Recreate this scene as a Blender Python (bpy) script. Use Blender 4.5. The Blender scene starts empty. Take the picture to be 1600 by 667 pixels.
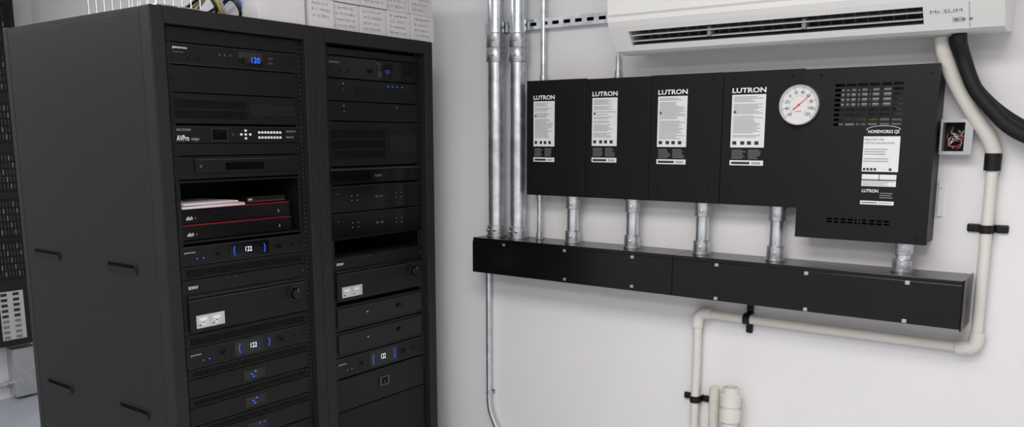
import bpy, bmesh, math, random
from mathutils import Vector, Matrix
random.seed(7)
COL = bpy.context.scene.collection
rad = math.radians
# ---------------------------------------------------------------- camera model
CAM = Vector((0, 0, 1.65)); TH = rad(36.2); TA = rad(9.35); FP = 1300.0; PX, PY = 800.0, 429.0
FW = Vector((-math.sin(TH)*math.cos(TA), math.cos(TH)*math.cos(TA), -math.sin(TA)))
RT = Vector((math.cos(TH), math.sin(TH), 0)); UP = RT.cross(FW)
ZK, ZU, ZV = 1.0, 800.0, 333.5
def ray(u, v): return FW + RT*((u-PX)/FP) + UP*((PY-v)/FP)
def onY(u, v, Y): r = ray(u, v); return CAM + r*((Y-CAM.y)/r.y)
def onX(u, v, X): r = ray(u, v); return CAM + r*((X-CAM.x)/r.x)
XF = -2.15; XD = XF-.02; YN, YM, YF = 1.292, 1.861, 2.430; ZT = 2.004; XB = -3.02; YW = 2.6; XL = -5.65
def W(Y): return Matrix(((1,0,0,0),(0,0,-1,Y),(0,1,0,0),(0,0,0,1)))      # right = +x, up = +z, out = -y
def Rk(X): return Matrix(((0,0,1,X),(1,0,0,0),(0,1,0,0),(0,0,0,1)))      # right = +y, up = +z, out = +x
def pw(u, v, Y): p = onY(u, v, Y); return p.x, p.z
def pr(u, v, X=XD): p = onX(u, v, X); return p.y, p.z
# ---------------------------------------------------------------- materials
def mat(name, col, rough=.5, metal=0, noise=.08, scale=30, bump=0, bscale=300, es=0, coat=0, spec=.5):
    m = bpy.data.materials.new(name); m.use_nodes = True
    nt = m.node_tree; b = nt.nodes['Principled BSDF']
    b.inputs['Roughness'].default_value = rough; b.inputs['Metallic'].default_value = metal
    b.inputs['Coat Weight'].default_value = coat; b.inputs['Specular IOR Level'].default_value = spec
    tc = nt.nodes.new('ShaderNodeTexCoord')
    n = nt.nodes.new('ShaderNodeTexNoise'); n.inputs['Scale'].default_value = scale; n.inputs['Detail'].default_value = 4
    nt.links.new(tc.outputs['Object'], n.inputs['Vector'])
    r = nt.nodes.new('ShaderNodeValToRGB')
    r.color_ramp.elements[0].position = .3; r.color_ramp.elements[1].position = .7
    r.color_ramp.elements[0].color = [c*(1-noise) for c in col]+[1]
    r.color_ramp.elements[1].color = [min(1, c*(1+noise)) for c in col]+[1]
    nt.links.new(n.outputs['Fac'], r.inputs['Fac']); nt.links.new(r.outputs['Color'], b.inputs['Base Color'])
    if bump:
        n2 = nt.nodes.new('ShaderNodeTexNoise'); n2.inputs['Scale'].default_value = bscale
        nt.links.new(tc.outputs['Object'], n2.inputs['Vector'])
        bp = nt.nodes.new('ShaderNodeBump'); bp.inputs['Strength'].default_value = bump; bp.inputs['Distance'].default_value = .002
        nt.links.new(n2.outputs['Fac'], bp.inputs['Height']); nt.links.new(bp.outputs['Normal'], b.inputs['Normal'])
    if es:
        b.inputs['Emission Color'].default_value = list(col)+[1]; b.inputs['Emission Strength'].default_value = es
    return m
class M: pass
M.wall = mat('wall_paint', (.80,.78,.785), .7, 0, .02, 3, .15, 220)
M.ceil = mat('ceiling_paint', (.80,.80,.80), .8, 0, .02, 3)
M.floor = mat('floor_paint', (.42,.45,.49), .45, 0, .08, 4, .1, 60)
M.rack = mat('rack_powder_coat', (.0145,.0130,.0137), .55, 0, .12, 60, .15, 900, spec=.28)
M.rackside = mat('rack_side_coat', (.018,.0163,.0168), .6, 0, .12, 25, .2, 900, spec=.22)
M.rail = mat('rail_black', (.007,.007,.007), .5, spec=.3)
M.dot = mat('rail_hole_edge', (.16,.16,.16), .4, .6)
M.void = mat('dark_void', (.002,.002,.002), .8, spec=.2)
M.chassis = mat('chassis_black', (.005,.005,.005), .6, spec=.3)
M.dev = mat('device_black', (.0048,.0048,.0053), .42, 0, .1, 50, .08, 700, spec=.28)
M.gloss = mat('device_gloss_black', (.003,.003,.0035), .18, spec=.32)
M.glass = mat('display_window', (.002,.002,.003), .08)
M.edge = mat('brushed_dark_metal', (.07,.07,.075), .35, .7)
M.vent = mat('vent_black', (.0052,.0052,.0052), .5, spec=.25)
M.inkw = mat('white_print', (.85,.85,.85), .6)
M.inkg = mat('grey_print', (.20,.20,.21), .6)
M.inkk = mat('black_print', (.02,.02,.02), .6)
M.inkm = mat('faint_print', (.38,.38,.38), .7)
M.blue = mat('blue_led', (.02,.12,1.0), .4, 0, 0, es=1.2)
M.bluedim = mat('blue_led_dim', (.03,.10,.7), .4, 0, 0, es=.4)
M.digit = mat('white_digits', (.70,.85,1.0), .4, 0, 0, es=.8)
M.orange = mat('orange_led', (1.0,.30,.05), .4, 0, 0, es=.6)
M.red = mat('red_plastic', (.30,.012,.018), .3)
M.redpt = mat('red_pointer', (.75,.03,.04), .4)
M.redlt = mat('red_print', (.75,.25,.22), .5)
M.silver = mat('silver_plate', (.62,.62,.63), .3, .8)
M.dial = mat('dial_white', (.74,.73,.71), .5, 0, .02)
M.panel = mat('panel_black', (.0055,.0055,.0062), .45, 0, .1, 12, .12, 700, spec=.25)
M.trough = mat('wireway_black', (.0035,.0035,.0035), .22, 0, .2, 6, .05, 40, spec=.38)
M.zinc = mat('galvanised_steel', (.66,.69,.72), .28, .9, .22, 24, .1, 120)
M.zincd = mat('zinc_casting', (.55,.57,.59), .34, .9, .25, 60, .1, 200)
M.screw = mat('screw_steel', (.65,.65,.66), .3, .9)
M.pvc = mat('white_pvc', (.72,.69,.635), .38, 0, .03, 8)
M.wrap = mat('white_insulation_wrap', (.69,.655,.60), .65, 0, .05, 20, .5, 90)
M.rubber = mat('black_insulation', (.008,.008,.009), .6, 0, .2, 30, .3, 150, spec=.3)
M.strap = mat('black_clamp', (.006,.006,.006), .5, spec=.3)
M.ac = mat('white_appliance_plastic', (.80,.785,.76), .35, 0, .015, 5)
M.acd = mat('outlet_dark', (.07,.07,.074), .6)
M.fin = mat('outlet_fin', (.20,.20,.21), .5)
M.finl = mat('outlet_blade', (.48,.48,.48), .5)
M.card = mat('white_carton', (.70,.68,.69), .7, 0, .03, 12)
M.paper = mat('paper_white', (.72,.71,.70), .7, 0, .02)
M.paperp = mat('paper_pink', (.65,.28,.33), .7, 0, .05)
M.label = mat('label_white', (.78,.77,.77), .5, 0, .02)
M.sheet = mat('dull_sheet', (.50,.50,.50), .6, 0, .05)
M.grey = mat('grey_steel_box', (.42,.43,.44), .4, .3)
M.board = mat('circuit_board', (.14,.15,.15), .5, .2, .4, 60)
M.term = mat('terminal_white', (.62,.62,.62), .5)
M.cblk = mat('cable_black', (.010,.010,.010), .5)
M.cyel = mat('cable_yellow', (.50,.38,.06), .5)
M.cgry = mat('cable_grey', (.35,.35,.36), .5)
M.cblu = mat('cable_blue', (.04,.10,.35), .5)
M.wred = mat('wire_red', (.40,.05,.04), .45)
M.beige = mat('beige_pipe', (.68,.64,.57), .5)
# ---------------------------------------------------------------- text
_gc = {}
def glyph(t, bold=0, shear=0):
    k = (t, bold, shear)
    if k not in _gc:
        cu = bpy.data.curves.new('tmp', 'FONT'); cu.body = t; cu.size = 1; cu.offset = bold; cu.shear = shear; cu.resolution_u = 3
        ob = bpy.data.objects.new('tmp', cu); COL.objects.link(ob)
        dg = bpy.context.evaluated_depsgraph_get()
        me = bpy.data.meshes.new_from_object(ob.evaluated_get(dg))
        vs = [tuple(v.co) for v in me.vertices]; fs = [list(p.vertices) for p in me.polygons]
        xs = [v[0] for v in vs]; ys = [v[1] for v in vs]
        x0, x1, y0, y1 = min(xs), max(xs), min(ys), max(ys)
        vs = [((x-x0)/(x1-x0), (y-y0)/(y1-y0)) for x, y, z in vs]
        _gc[k] = (vs, fs)
        bpy.data.objects.remove(ob); bpy.data.curves.remove(cu); bpy.data.meshes.remove(me)
    return _gc[k]
# ---------------------------------------------------------------- mesh builder
WL = {}
class MB:
    def __init__(s, T=None): s.v=[]; s.f=[]; s.fm=[]; s.sm=[]; s.mats=[]; s.T = T or Matrix.Identity(4)
    def add(s, verts, faces, m, T=None, smooth=True):
        n = len(s.v); T = T or s.T
        s.v += [T @ Vector(p) for p in verts]
        if m not in s.mats: s.mats.append(m)
        k = s.mats.index(m)
        for f in faces: s.f.append([i+n for i in f]); s.fm.append(k); s.sm.append(smooth)
    def box(s, a0, a1, b0, b1, c0, c1, m, bev=0, seg=2, T=None):
        a0, a1 = min(a0,a1), max(a0,a1); b0, b1 = min(b0,b1), max(b0,b1); c0, c1 = min(c0,c1), max(c0,c1)
        if not bev:
            s.add([(a0,b0,c0),(a1,b0,c0),(a1,b1,c0),(a0,b1,c0),(a0,b0,c1),(a1,b0,c1),(a1,b1,c1),(a0,b1,c1)],
                  [(3,2,1,0),(4,5,6,7),(0,1,5,4),(1,2,6,5),(2,3,7,6),(3,0,4,7)], m, T, False); return
        bm = bmesh.new(); bmesh.ops.create_cube(bm, size=1)
        for v in bm.verts:
            v.co = Vector(((a0+a1)/2+v.co.x*(a1-a0), (b0+b1)/2+v.co.y*(b1-b0), (c0+c1)/2+v.co.z*(c1-c0)))
        bmesh.ops.bevel(bm, geom=bm.edges[:], offset=bev, segments=seg, profile=.5, affect='EDGES')
        bm.verts.index_update()
        s.add([v.co.copy() for v in bm.verts], [[v.index for v in f.verts] for f in bm.faces], m, T, False); bm.free()
    def quad(s, a0, a1, b0, b1, c, m): s.add([(a0,b0,c),(a1,b0,c),(a1,b1,c),(a0,b1,c)], [(0,1,2,3)], m)
    def tube(s, pts, r, m, seg=12, T=None):
        pts = [Vector(p) for p in pts]; n = len(pts); rs = r if isinstance(r, (list, tuple)) else [r]*n
        tg = []
        for i in range(n):
            t = pts[min(i+1,n-1)]-pts[max(i-1,0)]; tg.append(t.normalized())
        x = tg[0].orthogonal().normalized(); vs = []; fs = []
        for i in range(n):
            x = (x - tg[i]*x.dot(tg[i])).normalized(); y = tg[i].cross(x)
            for j in range(seg):
                an = 2*math.pi*j/seg; vs.append(pts[i]+(x*math.cos(an)+y*math.sin(an))*rs[i])
        for i in range(n-1):
            for j in range(seg):
                k = (j+1) % seg; fs.append((i*seg+j, i*seg+k, (i+1)*seg+k, (i+1)*seg+j))
        fs.append(list(range(seg))[::-1]); fs.append([(n-1)*seg+j for j in range(seg)])
        s.add(vs, fs, m, T)
    def rev(s, p, ax, prof, m, seg=24, T=None):
        p = Vector(p); ax = Vector(ax).normalized(); x = ax.orthogonal().normalized(); y = ax.cross(x); vs = []; fs = []
        for t, r in prof:
            for j in range(seg):
                an = 2*math.pi*j/seg; vs.append(p+ax*t+(x*math.cos(an)+y*math.sin(an))*r)
        for i in range(len(prof)-1):
            for j in range(seg):
                k = (j+1) % seg; fs.append((i*seg+j, i*seg+k, (i+1)*seg+k, (i+1)*seg+j))
        fs.append(list(range(seg))[::-1]); fs.append([(len(prof)-1)*seg+j for j in range(seg)])
        s.add(vs, fs, m, T)
    def text(s, t, a0, a1, b0, b1, c, m, bold=0, shear=0):
        vs, fs = glyph(t, bold, shear)
        s.add([(a0+x*(a1-a0), b0+y*(b1-b0), c) for x, y in vs], fs, m)
    def holes(s, a0, a1, b0, b1, hl, c0, c1, m):
        A = sorted({a0,a1,*[h[0] for h in hl],*[h[1] for h in hl]}); B = sorted({b0,b1,*[h[2] for h in hl],*[h[3] for h in hl]})
        ia = {a:i for i,a in enumerate(A)}; ib = {b:i for i,b in enumerate(B)}
        na, nb = len(A)-1, len(B)-1; solid = [[True]*nb for _ in range(na)]
        for h in hl:
            for i in range(ia[h[0]], ia[h[1]]):
                for j in range(ib[h[2]], ib[h[3]]): solid[i][j] = False
        vs = [(a,b,c) for c in (c0,c1) for a in A for b in B]
        def id(i,j,k): return k*len(A)*len(B)+i*len(B)+j
        S = lambda i,j: 0<=i<na and 0<=j<nb and solid[i][j]
        fs = []
        for i in range(na):
            for j in range(nb):
                if not solid[i][j]: continue
                fs.append((id(i,j,1),id(i+1,j,1),id(i+1,j+1,1),id(i,j+1,1)))
                fs.append((id(i,j,0),id(i,j+1,0),id(i+1,j+1,0),id(i+1,j,0)))
                if not S(i-1,j): fs.append((id(i,j,0),id(i,j,1),id(i,j+1,1),id(i,j+1,0)))
                if not S(i+1,j): fs.append((id(i+1,j,1),id(i+1,j,0),id(i+1,j+1,0),id(i+1,j+1,1)))
                if not S(i,j-1): fs.append((id(i,j,1),id(i,j,0),id(i+1,j,0),id(i+1,j,1)))
                if not S(i,j+1): fs.append((id(i,j+1,0),id(i,j+1,1),id(i+1,j+1,1),id(i+1,j+1,0)))
        s.add(vs, fs, m, None, False)
    def build(s, name, parent=None, label=None):
        lo = Vector([min(v[i] for v in s.v) for i in range(3)]); hi = Vector([max(v[i] for v in s.v) for i in range(3)])
        c = (lo+hi)/2; c.z = lo.z if parent is None else c.z
        me = bpy.data.meshes.new(name); me.from_pydata([v-c for v in s.v], [], s.f)
        for m in s.mats: me.materials.append(m)
        me.polygons.foreach_set('material_index', s.fm); me.polygons.foreach_set('use_smooth', s.sm)
        me.update(); me.set_sharp_from_angle(angle=.6)
        me.polygons.foreach_set('use_smooth', s.sm)
        o = bpy.data.objects.new(name, me); COL.objects.link(o); WL[o] = c
        if parent: o.parent = parent; o.location = c-WL[parent]
        else: o.location = c
        if label: o['label'] = label
        return o
def tag(o, label, cat, group=None):
    o['label'] = label; o['category'] = cat
    if group: o['group'] = group
    return o
def thing(name, label, cat, loc, group=None):
    o = bpy.data.objects.new(name, None); COL.objects.link(o); o.empty_display_size = .05
    o.location = loc; WL[o] = Vector(loc); return tag(o, label, cat, group)
def struct(mb, name): o = mb.build(name); o['kind'] = 'structure'; return o
def spline(pts, n=8):
    P = [Vector(p) for p in pts]; P = [P[0]*2-P[1]]+P+[P[-1]*2-P[-2]]; out = []
    for i in range(1, len(P)-2):
        for k in range(n):
            t = k/n; a,b,c,d = P[i-1],P[i],P[i+1],P[i+2]
            out.append(.5*((2*b)+(c-a)*t+(2*a-5*b+4*c-d)*t*t+(3*b-a-3*c+d)*t**3))
    out.append(P[-2]); return out
# ---------------------------------------------------------------- room shell
XR, YB, ZC = 1.5, -2.6, 2.75
m = MB(); m.box(XL-.1, XR+.1, YB, YW+.1, -.1, 0, M.floor); struct(m, 'floor')
m = MB(); m.box(XL-.1, XR+.1, YB, YW+.1, ZC, ZC+.1, M.ceil); struct(m, 'ceiling')
m = MB(); m.box(XL-.1, XR+.1, YW, YW+.1, 0, ZC, M.wall); struct(m, 'wall_back')
m = MB(); m.box(XL-.1, XL, YB, YW, 0, ZC, M.wall); struct(m, 'wall_left')
m = MB(); m.box(XR, XR+.1, YB, YW, 0, ZC, M.wall); struct(m, 'wall_right')
# ---------------------------------------------------------------- equipment racks
PW = .043
def rack(label, ya, yb, slots):
    t = thing('equipment_rack', label, 'rack', (XF-.43, (ya+yb)/2, 0), 'black steel equipment racks')
    for y in (ya, yb-PW):
        m = MB(); m.box(XF-.05, XF, y+.0004, y+PW-.0004, 0, ZT, M.rack, .003); m.build('front_post', t)
        m = MB(); m.box(XB, XB+.03, y+.0004, y+PW-.0004, 0, ZT, M.rack, .002); m.build('rear_post', t)
    m = MB(); m.box(XF-.05, XF, ya+PW, yb-PW, ZT-.046, ZT, M.rack, .002); m.build('header', t)
    m = MB(); m.box(XF-.05, XF, ya+PW, yb-PW, 0, .1, M.rack, .002); m.build('base', t)
    m = MB(); m.box(XB+.03, XF-.05, ya+.001, yb-.001, ZT-.014, ZT-.002, M.rack); m.build('roof_panel', t)
    m = MB(); m.box(XB+.03, XF-.05, ya+.013, yb-.013, .02, .04, M.rack); m.build('floor_panel', t)
    m = MB(); m.box(XB+.004, XB+.012, ya+PW, yb-PW, .02, ZT-.004, M.rack); m.build('rear_panel', t)
    for k, y in enumerate((ya+.001, yb-.013)):
        m = MB(); m.box(XB+.03, XF-.05, y, y+.012, .01, ZT-.014, M.rackside, .002); sp = m.build('side_panel', t)
        if k == 0 and slots:
            for (u0,v0,u1,v1) in slots:
                p, q = onY(u0,v0,y), onY(u1,v1,y); a0, a1 = p.x, q.x; z = (p.z+q.z)/2; h = .013
                n = MB(W(y))
                n.box(a0, a1, z-h, z+h, 0, .0006, M.void)
                n.box(a0-.004, a0, z-h, z+h, 0, .004, M.rackside); n.box(a1, a1+.004, z-h, z+h, 0, .004, M.rackside)
                n.box(a0-.004, a1+.004, z+h, z+h+.003, 0, .003, M.rackside)
                n.add([(a0-.004,z-h-.004,0),(a1+.004,z-h-.004,0),(a1+.004,z+.004,.009),(a0-.004,z+.004,.009),(a0-.004,z-h-.004,.001),(a1+.004,z-h-.004,.001)],
                      [(4,5,2,3),(3,2,1,0),(0,1,5,4),(0,4,3),(5,1,2)], M.rackside, None, False)
                n.build('louver', sp)
    for sgn, y in ((0, ya+PW), (1, yb-PW-.030)):
        m = MB(Rk(XF-.024)); m.box(y+.0005, y+.0295, .1, ZT-.046, -.004, 0, M.rail)
        yy = y+.0065 if sgn == 0 else y+.0235
        z = .75
        while z < ZT-.06:
            m.box(yy-.0018, yy+.0018, z-.0022, z+.0022, 0, .0004, M.dot); z += .01482
        m.build('mounting_rail', t)
    return t
rack('black equipment rack with the long louvered side panel, nearer of the two', YN, YM,
     [(57,393,93,401),(170,409,213,427),(78,597,112,608),(190,632,232,650)])
rack('black equipment rack standing next to the white wall beside the conduits', YM, YF, None)
BAY = {'A': (YN+.056, YM-.056), 'B': (YM+.056, YF-.056)}
def zb(bay, v): return onX(364+.039*(v-60) if bay == 'A' else 584+.013*(v-60), v, XD).z
class Dev:
    def __init__(s, name, label, cat, bay, v0, v1, face=None, depth=.33, group=None, rim=False):
        face = face or M.dev
        s.y0, s.y1 = BAY[bay]; s.z1 = zb(bay, v0)-.0006; s.z0 = zb(bay, v1)+.0006
        s.t = thing(name, label, cat, (XD-.1, (s.y0+s.y1)/2, s.z0), group)
        m = s.mb(); m.box(s.y0, s.y1, s.z0, s.z1, -.004, 0, face, .0015)
        if rim:
            for zz in (s.z0+.0012, s.z1-.0022): m.box(s.y0+.003, s.y1-.003, zz, zz+.001, 0, .0015, M.edge)
            for yy in (s.y0+.003, s.y1-.004): m.box(yy, yy+.001, s.z0+.0012, s.z1-.0012, 0, .0015, M.edge)
        s.face = m.build('faceplate', s.t)
        m = s.mb(); m.box(s.y0+.02, s.y1-.02, s.z0+.001, s.z1-.001, -depth, -.0041, M.chassis); m.build('chassis', s.t)
    def mb(s): return MB(Rk(XD))
    def a(s, f): return s.y0+f*(s.y1-s.y0)
    def b(s, f): return s.z0+f*(s.z1-s.z0)
    def knob(s, f, g, r, m=None, d=.012):
        k = s.mb(); k.rev((s.a(f), s.b(g), 0), (0,0,1), [(0,r),(d*.8,r*.94),(d,r*.82)], m or M.gloss)
        k.rev((s.a(f), s.b(g), 0), (0,0,1), [(0,r*1.15),(.0012,r*1.15)], M.edge); k.build('knob', s.t)
    def led(s, f, g, m, w=.004, h=.002):
        k = s.mb(); k.box(s.a(f)-w/2, s.a(f)+w/2, s.b(g)-h/2, s.b(g)+h/2, 0, .0008, m); k.build('indicator_light', s.t)
    def letters(s, t, f0, f1, g0, g1, m=None, bold=0, shear=0, c=.0006, name='lettering'):
        k = s.mb(); k.text(t, s.a(f0), s.a(f1), s.b(g0), s.b(g1), c, m or M.inkg, bold, shear); k.build(name, s.t)
def blank(label, bay, v0, v1, group='plain blank filler panels'):
    y0, y1 = BAY[bay]; z1 = zb(bay, v0)-.0006; z0 = (zb(bay, v1) if v1 else .12)+.0006
    m = MB(Rk(XD)); m.box(y0, y1, z0, z1, -.004, 0, M.vent, .001)
    m.box(y0, y1, z1-.003, z1, -.02, -.004, M.vent); m.box(y0+.001, y1-.001, z0, z0+.003, -.02, -.004, M.vent)
    for y in (y0+.012, y1-.012): m.rev((y, (z0+z1)/2, 0), (0,0,1), [(0,.004),(.001,.004),(.002,.003)], M.dev, 12)
    tag(m.build('blank_panel'), label, 'panel', group)
def vent(label, bay, v0, v1, n=64, rows=1, span=(.04,.96), plate=None):
    y0, y1 = BAY[bay]; z1 = zb(bay, v0)-.0006; z0 = zb(bay, v1)+.0006; w = y1-y0; h = z1-z0
    hl = []
    A0, A1 = y0+w*span[0], y0+w*span[1]; p = (A1-A0)/n
    for r in range(rows):
        bb0 = z0+h*(.16+.70*r/rows); bb1 = bb0+h*.70/rows*.82
        for i in range(n): hl.append((A0+i*p, A0+i*p+p*.5, bb0, bb1))
    m = MB(Rk(XD)); m.holes(y0, y1, z0, z1, hl, -.003, 0, M.vent)
    if plate: m.box(y0+w*plate[0], y0+w*plate[1], z0+h*plate[2], z0+h*plate[3], 0, .002, M.rail, .0005)
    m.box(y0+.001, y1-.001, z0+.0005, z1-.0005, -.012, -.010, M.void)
    m.box(y0+.001, y1-.001, z1-.002, z1, -.010, -.003, M.vent); m.box(y0+.001, y1-.001, z0, z0+.002, -.010, -.003, M.vent)
    tag(m.build('vent_panel'), label, 'panel', 'slotted vent panels')
def conditioner(label, bay, v0, v1):
    d = Dev('power_conditioner', label, 'power conditioner', bay, v0, v1, M.dev, group='conditioners with white digits', rim=True)
    d.letters('panamax', .03, .11, .61, .72, M.inkm, .005)
    for f in (.12, .165): d.led(f, .34, M.blue, .004, .0024)
    for f in (.275, .755): d.knob(f, .48, .0085)
    for f in (.87, .935): d.knob(f, .52, .0045, d=.006)
    m = d.mb(); m.box(d.a(.36), d.a(.68), d.b(.12), d.b(.9), 0, .0008, M.glass); m.build('display_window', d.t)
    m = d.mb(); m.text('122', d.a(.487), d.a(.538), d.b(.40), d.b(.66), .0012, M.digit); m.build('display_digits', d.t)
    hh = (d.z1-d.z0)
    for f, sg in ((.395,-1), (.645,1)):
        m = d.mb(); pts = []
        for k in range(9):
            an = -1+2*k/8; pts.append((d.a(f)+sg*(.006*math.cos(an*1.2)-.006), d.b(.5)+hh*.25*an, .0014))
        m.tube(pts, .0007, M.blue, 6); m.build('blue_arc', d.t)
    d.letters('VOLTS', .555, .585, .56, .64, M.inkw)
    return d
# ---- left rack, from the top
blank('plain black blank panel at the very top of the left rack', 'A', 51, 74)
d = Dev('power_conditioner', 'black power conditioner with bright blue 120 readout, top of the left rack', 'power conditioner', 'A', 75, 107, M.dev, rim=True)
d.letters('panamax', .04, .14, .70, .82, M.inkw, .005); d.letters('M5400-PM', .04, .11, .54, .6)
for f in (.15, .22): d.knob(f, .34, .007, d=.006)
m = d.mb(); m.box(d.a(.51), d.a(.70), d.b(.16), d.b(.86), 0, .0008, M.glass); m.build('display_window', d.t)
m = d.mb(); m.text('120', d.a(.61), d.a(.678), d.b(.34), d.b(.64), .0012, M.blue, .004); m.build('display_digits', d.t)
for f in (.545,): d.knob(f, .42, .009)
for g in (.35, .6): d.letters('LEVEL', .745, .785, g, g+.08)
d.knob(.91, .45, .008, d=.006)
for f in (.36, .40, .44): d.letters('o', f, f+.014, .56, .66, M.inkg)
blank('plain black blank panel below the blue 120 readout unit', 'A', 108, 148)
vent('wide vent panel of fine vertical slits above the white lettered switcher', 'A', 149, 194, 70, 2, (.03,.56), (.58,.95,.3,.72))
d = Dev('video_matrix_switcher', 'black video switcher with white lettering and rows of white buttons', 'switcher', 'A', 197, 223, M.dev, rim=True)
d.letters('AVPro', .03, .115, .12, .44, M.inkw, .008); d.letters('edge', .13, .185, .10, .32, M.inkm)
d.letters('AVC-STUDIO', .03, .13, .70, .83, M.inkm)
m = d.mb(); m.box(d.a(.28), d.a(.39), d.b(.16), d.b(.84), 0, .001, M.glass); m.build('display_window', d.t)
m = d.mb(); m.holes(d.a(.275), d.a(.395), d.b(.12), d.b(.88), [(d.a(.2801), d.a(.3899), d.b(.1601), d.b(.8399))], .0, .0014, M.edge); m.build('display_frame', d.t)
for f, g in ((.50,.5),(.535,.74),(.535,.26),(.57,.5),(.535,.5)):
    m = d.mb(); m.rev((d.a(f), d.b(g), 0), (0,0,1), [(0,.0038),(.003,.0034)], M.inkw, 14); m.build('button', d.t)
for r in range(2):
    for i in range(8):
        f = .635+.025*i; m = d.mb(); m.box(d.a(f), d.a(f)+.0066, d.b(.24+.32*r), d.b(.24+.32*r)+.007, 0, .003, M.inkw, .0006); m.build('button', d.t)
d.letters('OUTPUT', .87, .955, .64, .76, M.inkm); d.letters('INPUT', .87, .935, .26, .38, M.inkm)
m = d.mb(); m.rev((d.a(.435), d.b(.5), 0), (0,0,1), [(0,.005),(.002,.005)], M.edge, 16); m.build('button', d.t)
blank('thin black blank panel under the white lettered switcher', 'A', 223.5, 242)
d = Dev('media_player', 'slim black media player with a wide raised front window above the open shelf', 'media player', 'A', 243, 277, M.vent)
m = d.mb(); m.box(d.a(.14), d.a(.87), d.b(.26), d.b(.90), 0, .006, M.dev, .0012); m.box(d.a(.15), d.a(.86), d.b(.84), d.b(.88), .006, .0066, M.edge)
m.box(d.a(.36), d.a(.66), d.b(.36), d.b(.70), .006, .0065, M.glass); m.build('front_window', d.t)
m = d.mb(); m.text('o', d.a(.17), d.a(.185), d.b(.5), d.b(.62), .0068, M.inkg); m.build('lettering', d.t)
# open shelf
y0, y1 = BAY['A']; z1 = zb('A', 279)-.001; z0 = zb('A', 372)+.0006
t = thing('rack_shelf', 'open black rack shelf holding two set-top boxes and papers', 'shelf', (XD-.1, (y0+y1)/2, z0))
m = MB(Rk(XD)); m.holes(y0, y1, z0, z1, [(y0+.009, y1-.006, z0+.005, z1-.005)], -.004, 0, M.dev); m.build('face_frame', t)
m = MB(Rk(XD)); m.box(y0+.006, y1-.005, z0+.001, z0+.0045, -.34, -.0042, M.vent); m.build('tray', t)
for y in (y0+.005, y1-.009):
    m = MB(Rk(XD)); m.box(y, y+.003, z0+.005, z1-.002, -.34, -.0042, M.vent); m.build('side_wall', t)
m = MB(Rk(XD)); m.box(y0+.008, y1-.009, z0+.005, z1-.002, -.344, -.3405, M.vent); m.build('back_wall', t)
zs = z0+.0047
def settop(label, zz, h, dy, rec):
    X = XD-rec; a0, a1 = y0+.014+dy, y1-.035+dy
    t = thing('set_top_box', label, 'set-top box', (X-.12, (a0+a1)/2, zz), 'set-top boxes on the open shelf')
    m = MB(Rk(X)); m.box(a0, a1, zz, zz+h-.0030, -.23, 0, M.gloss, .002); m.build('case', t)
    m = MB(Rk(X)); m.box(a0+.001, a1-.001, zz+h-.0028, zz+h-.001, -.23, .001, M.red, .0006); m.build('trim_strip', t, 'red trim strip')
    m = MB(Rk(X)); m.text('dish', a0+.028, a0+.049, zz+.013, zz+.024, .0006, M.inkw, .005, .3); m.build('lettering', t)
    m = MB(Rk(X)); m.box(a0+.056, a0+.060, zz+.016, zz+.020, 0, .0006, M.redpt); m.build('indicator_light', t)
    m = MB(Rk(X)); m.box(a1-.05, a1-.0475, zz+.014, zz+.023, 0, .0006, M.inkm); m.build('marking', t)
    return zz+h
zz = settop('lower black set-top box with red trim on the shelf floor', zs, .047, 0, .022)
zz = settop('upper black set-top box with red trim lying under the papers', zz, .047, .004, .030)
# papers lying on the upper box, overhanging to the left
def sheet(label, a0, a1, x0, x1, zz, th, m_, rot):
    T = Matrix.Translation(((x0+x1)/2, (a0+a1)/2, zz)) @ Matrix.Rotation(rot, 4, 'Z')
    m = MB(T); m.box(-(x1-x0)/2, (x1-x0)/2, -(a1-a0)/2, (a1-a0)/2, 0, th, m_, .0008)
    m.box(-(x1-x0)/2+.002, (x1-x0)/2+.0006, -(a1-a0)/2+.002, (a1-a0)/2-.002, th*.42, th*.55, M.inkm)
    tag(m.build('booklet'), label, 'booklet', 'booklets on the upper set-top box')
sheet('thick white booklet at the bottom of the paper pile on the shelf', y0+.018, y0+.24, XD-.20, XD-.014, zz+.0003, .006, M.paper, .05)
sheet('pink booklet in the middle of the paper pile on the shelf', y0+.024, y0+.24, XD-.19, XD-.018, zz+.0066, .003, M.paperp, -.02)
sheet('white leaflet on top of the paper pile on the shelf', y0+.020, y0+.22, XD-.195, XD-.020, zz+.0098, .005, M.paper, .10)
t = thing('small_receiver', 'small dark box with a thin red edge beside the papers on the shelf', 'receiver', (XD-.12, y1-.11, zz))
m = MB(Rk(XD-.035)); m.box(y1-.195, y1-.045, zz+.0003, zz+.022, -.13, 0, M.gloss, .002); m.build('case', t)
m = MB(Rk(XD-.035)); m.box(y1-.193, y1-.047, zz+.0065, zz+.008, 0, .0008, M.red); m.build('trim_strip', t)
m = MB(Rk(XD-.035)); m.text('dish', y1-.19, y1-.175, zz+.0105, zz+.017, .0006, M.inkw, .005, .3); m.build('lettering', t)
conditioner('power conditioner with white 122 readout directly under the open shelf', 'A', 376, 405)
vent('thin vent panel between the open shelf conditioner and the receiver in left rack', 'A', 405.5, 425, 72, 1)
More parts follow.
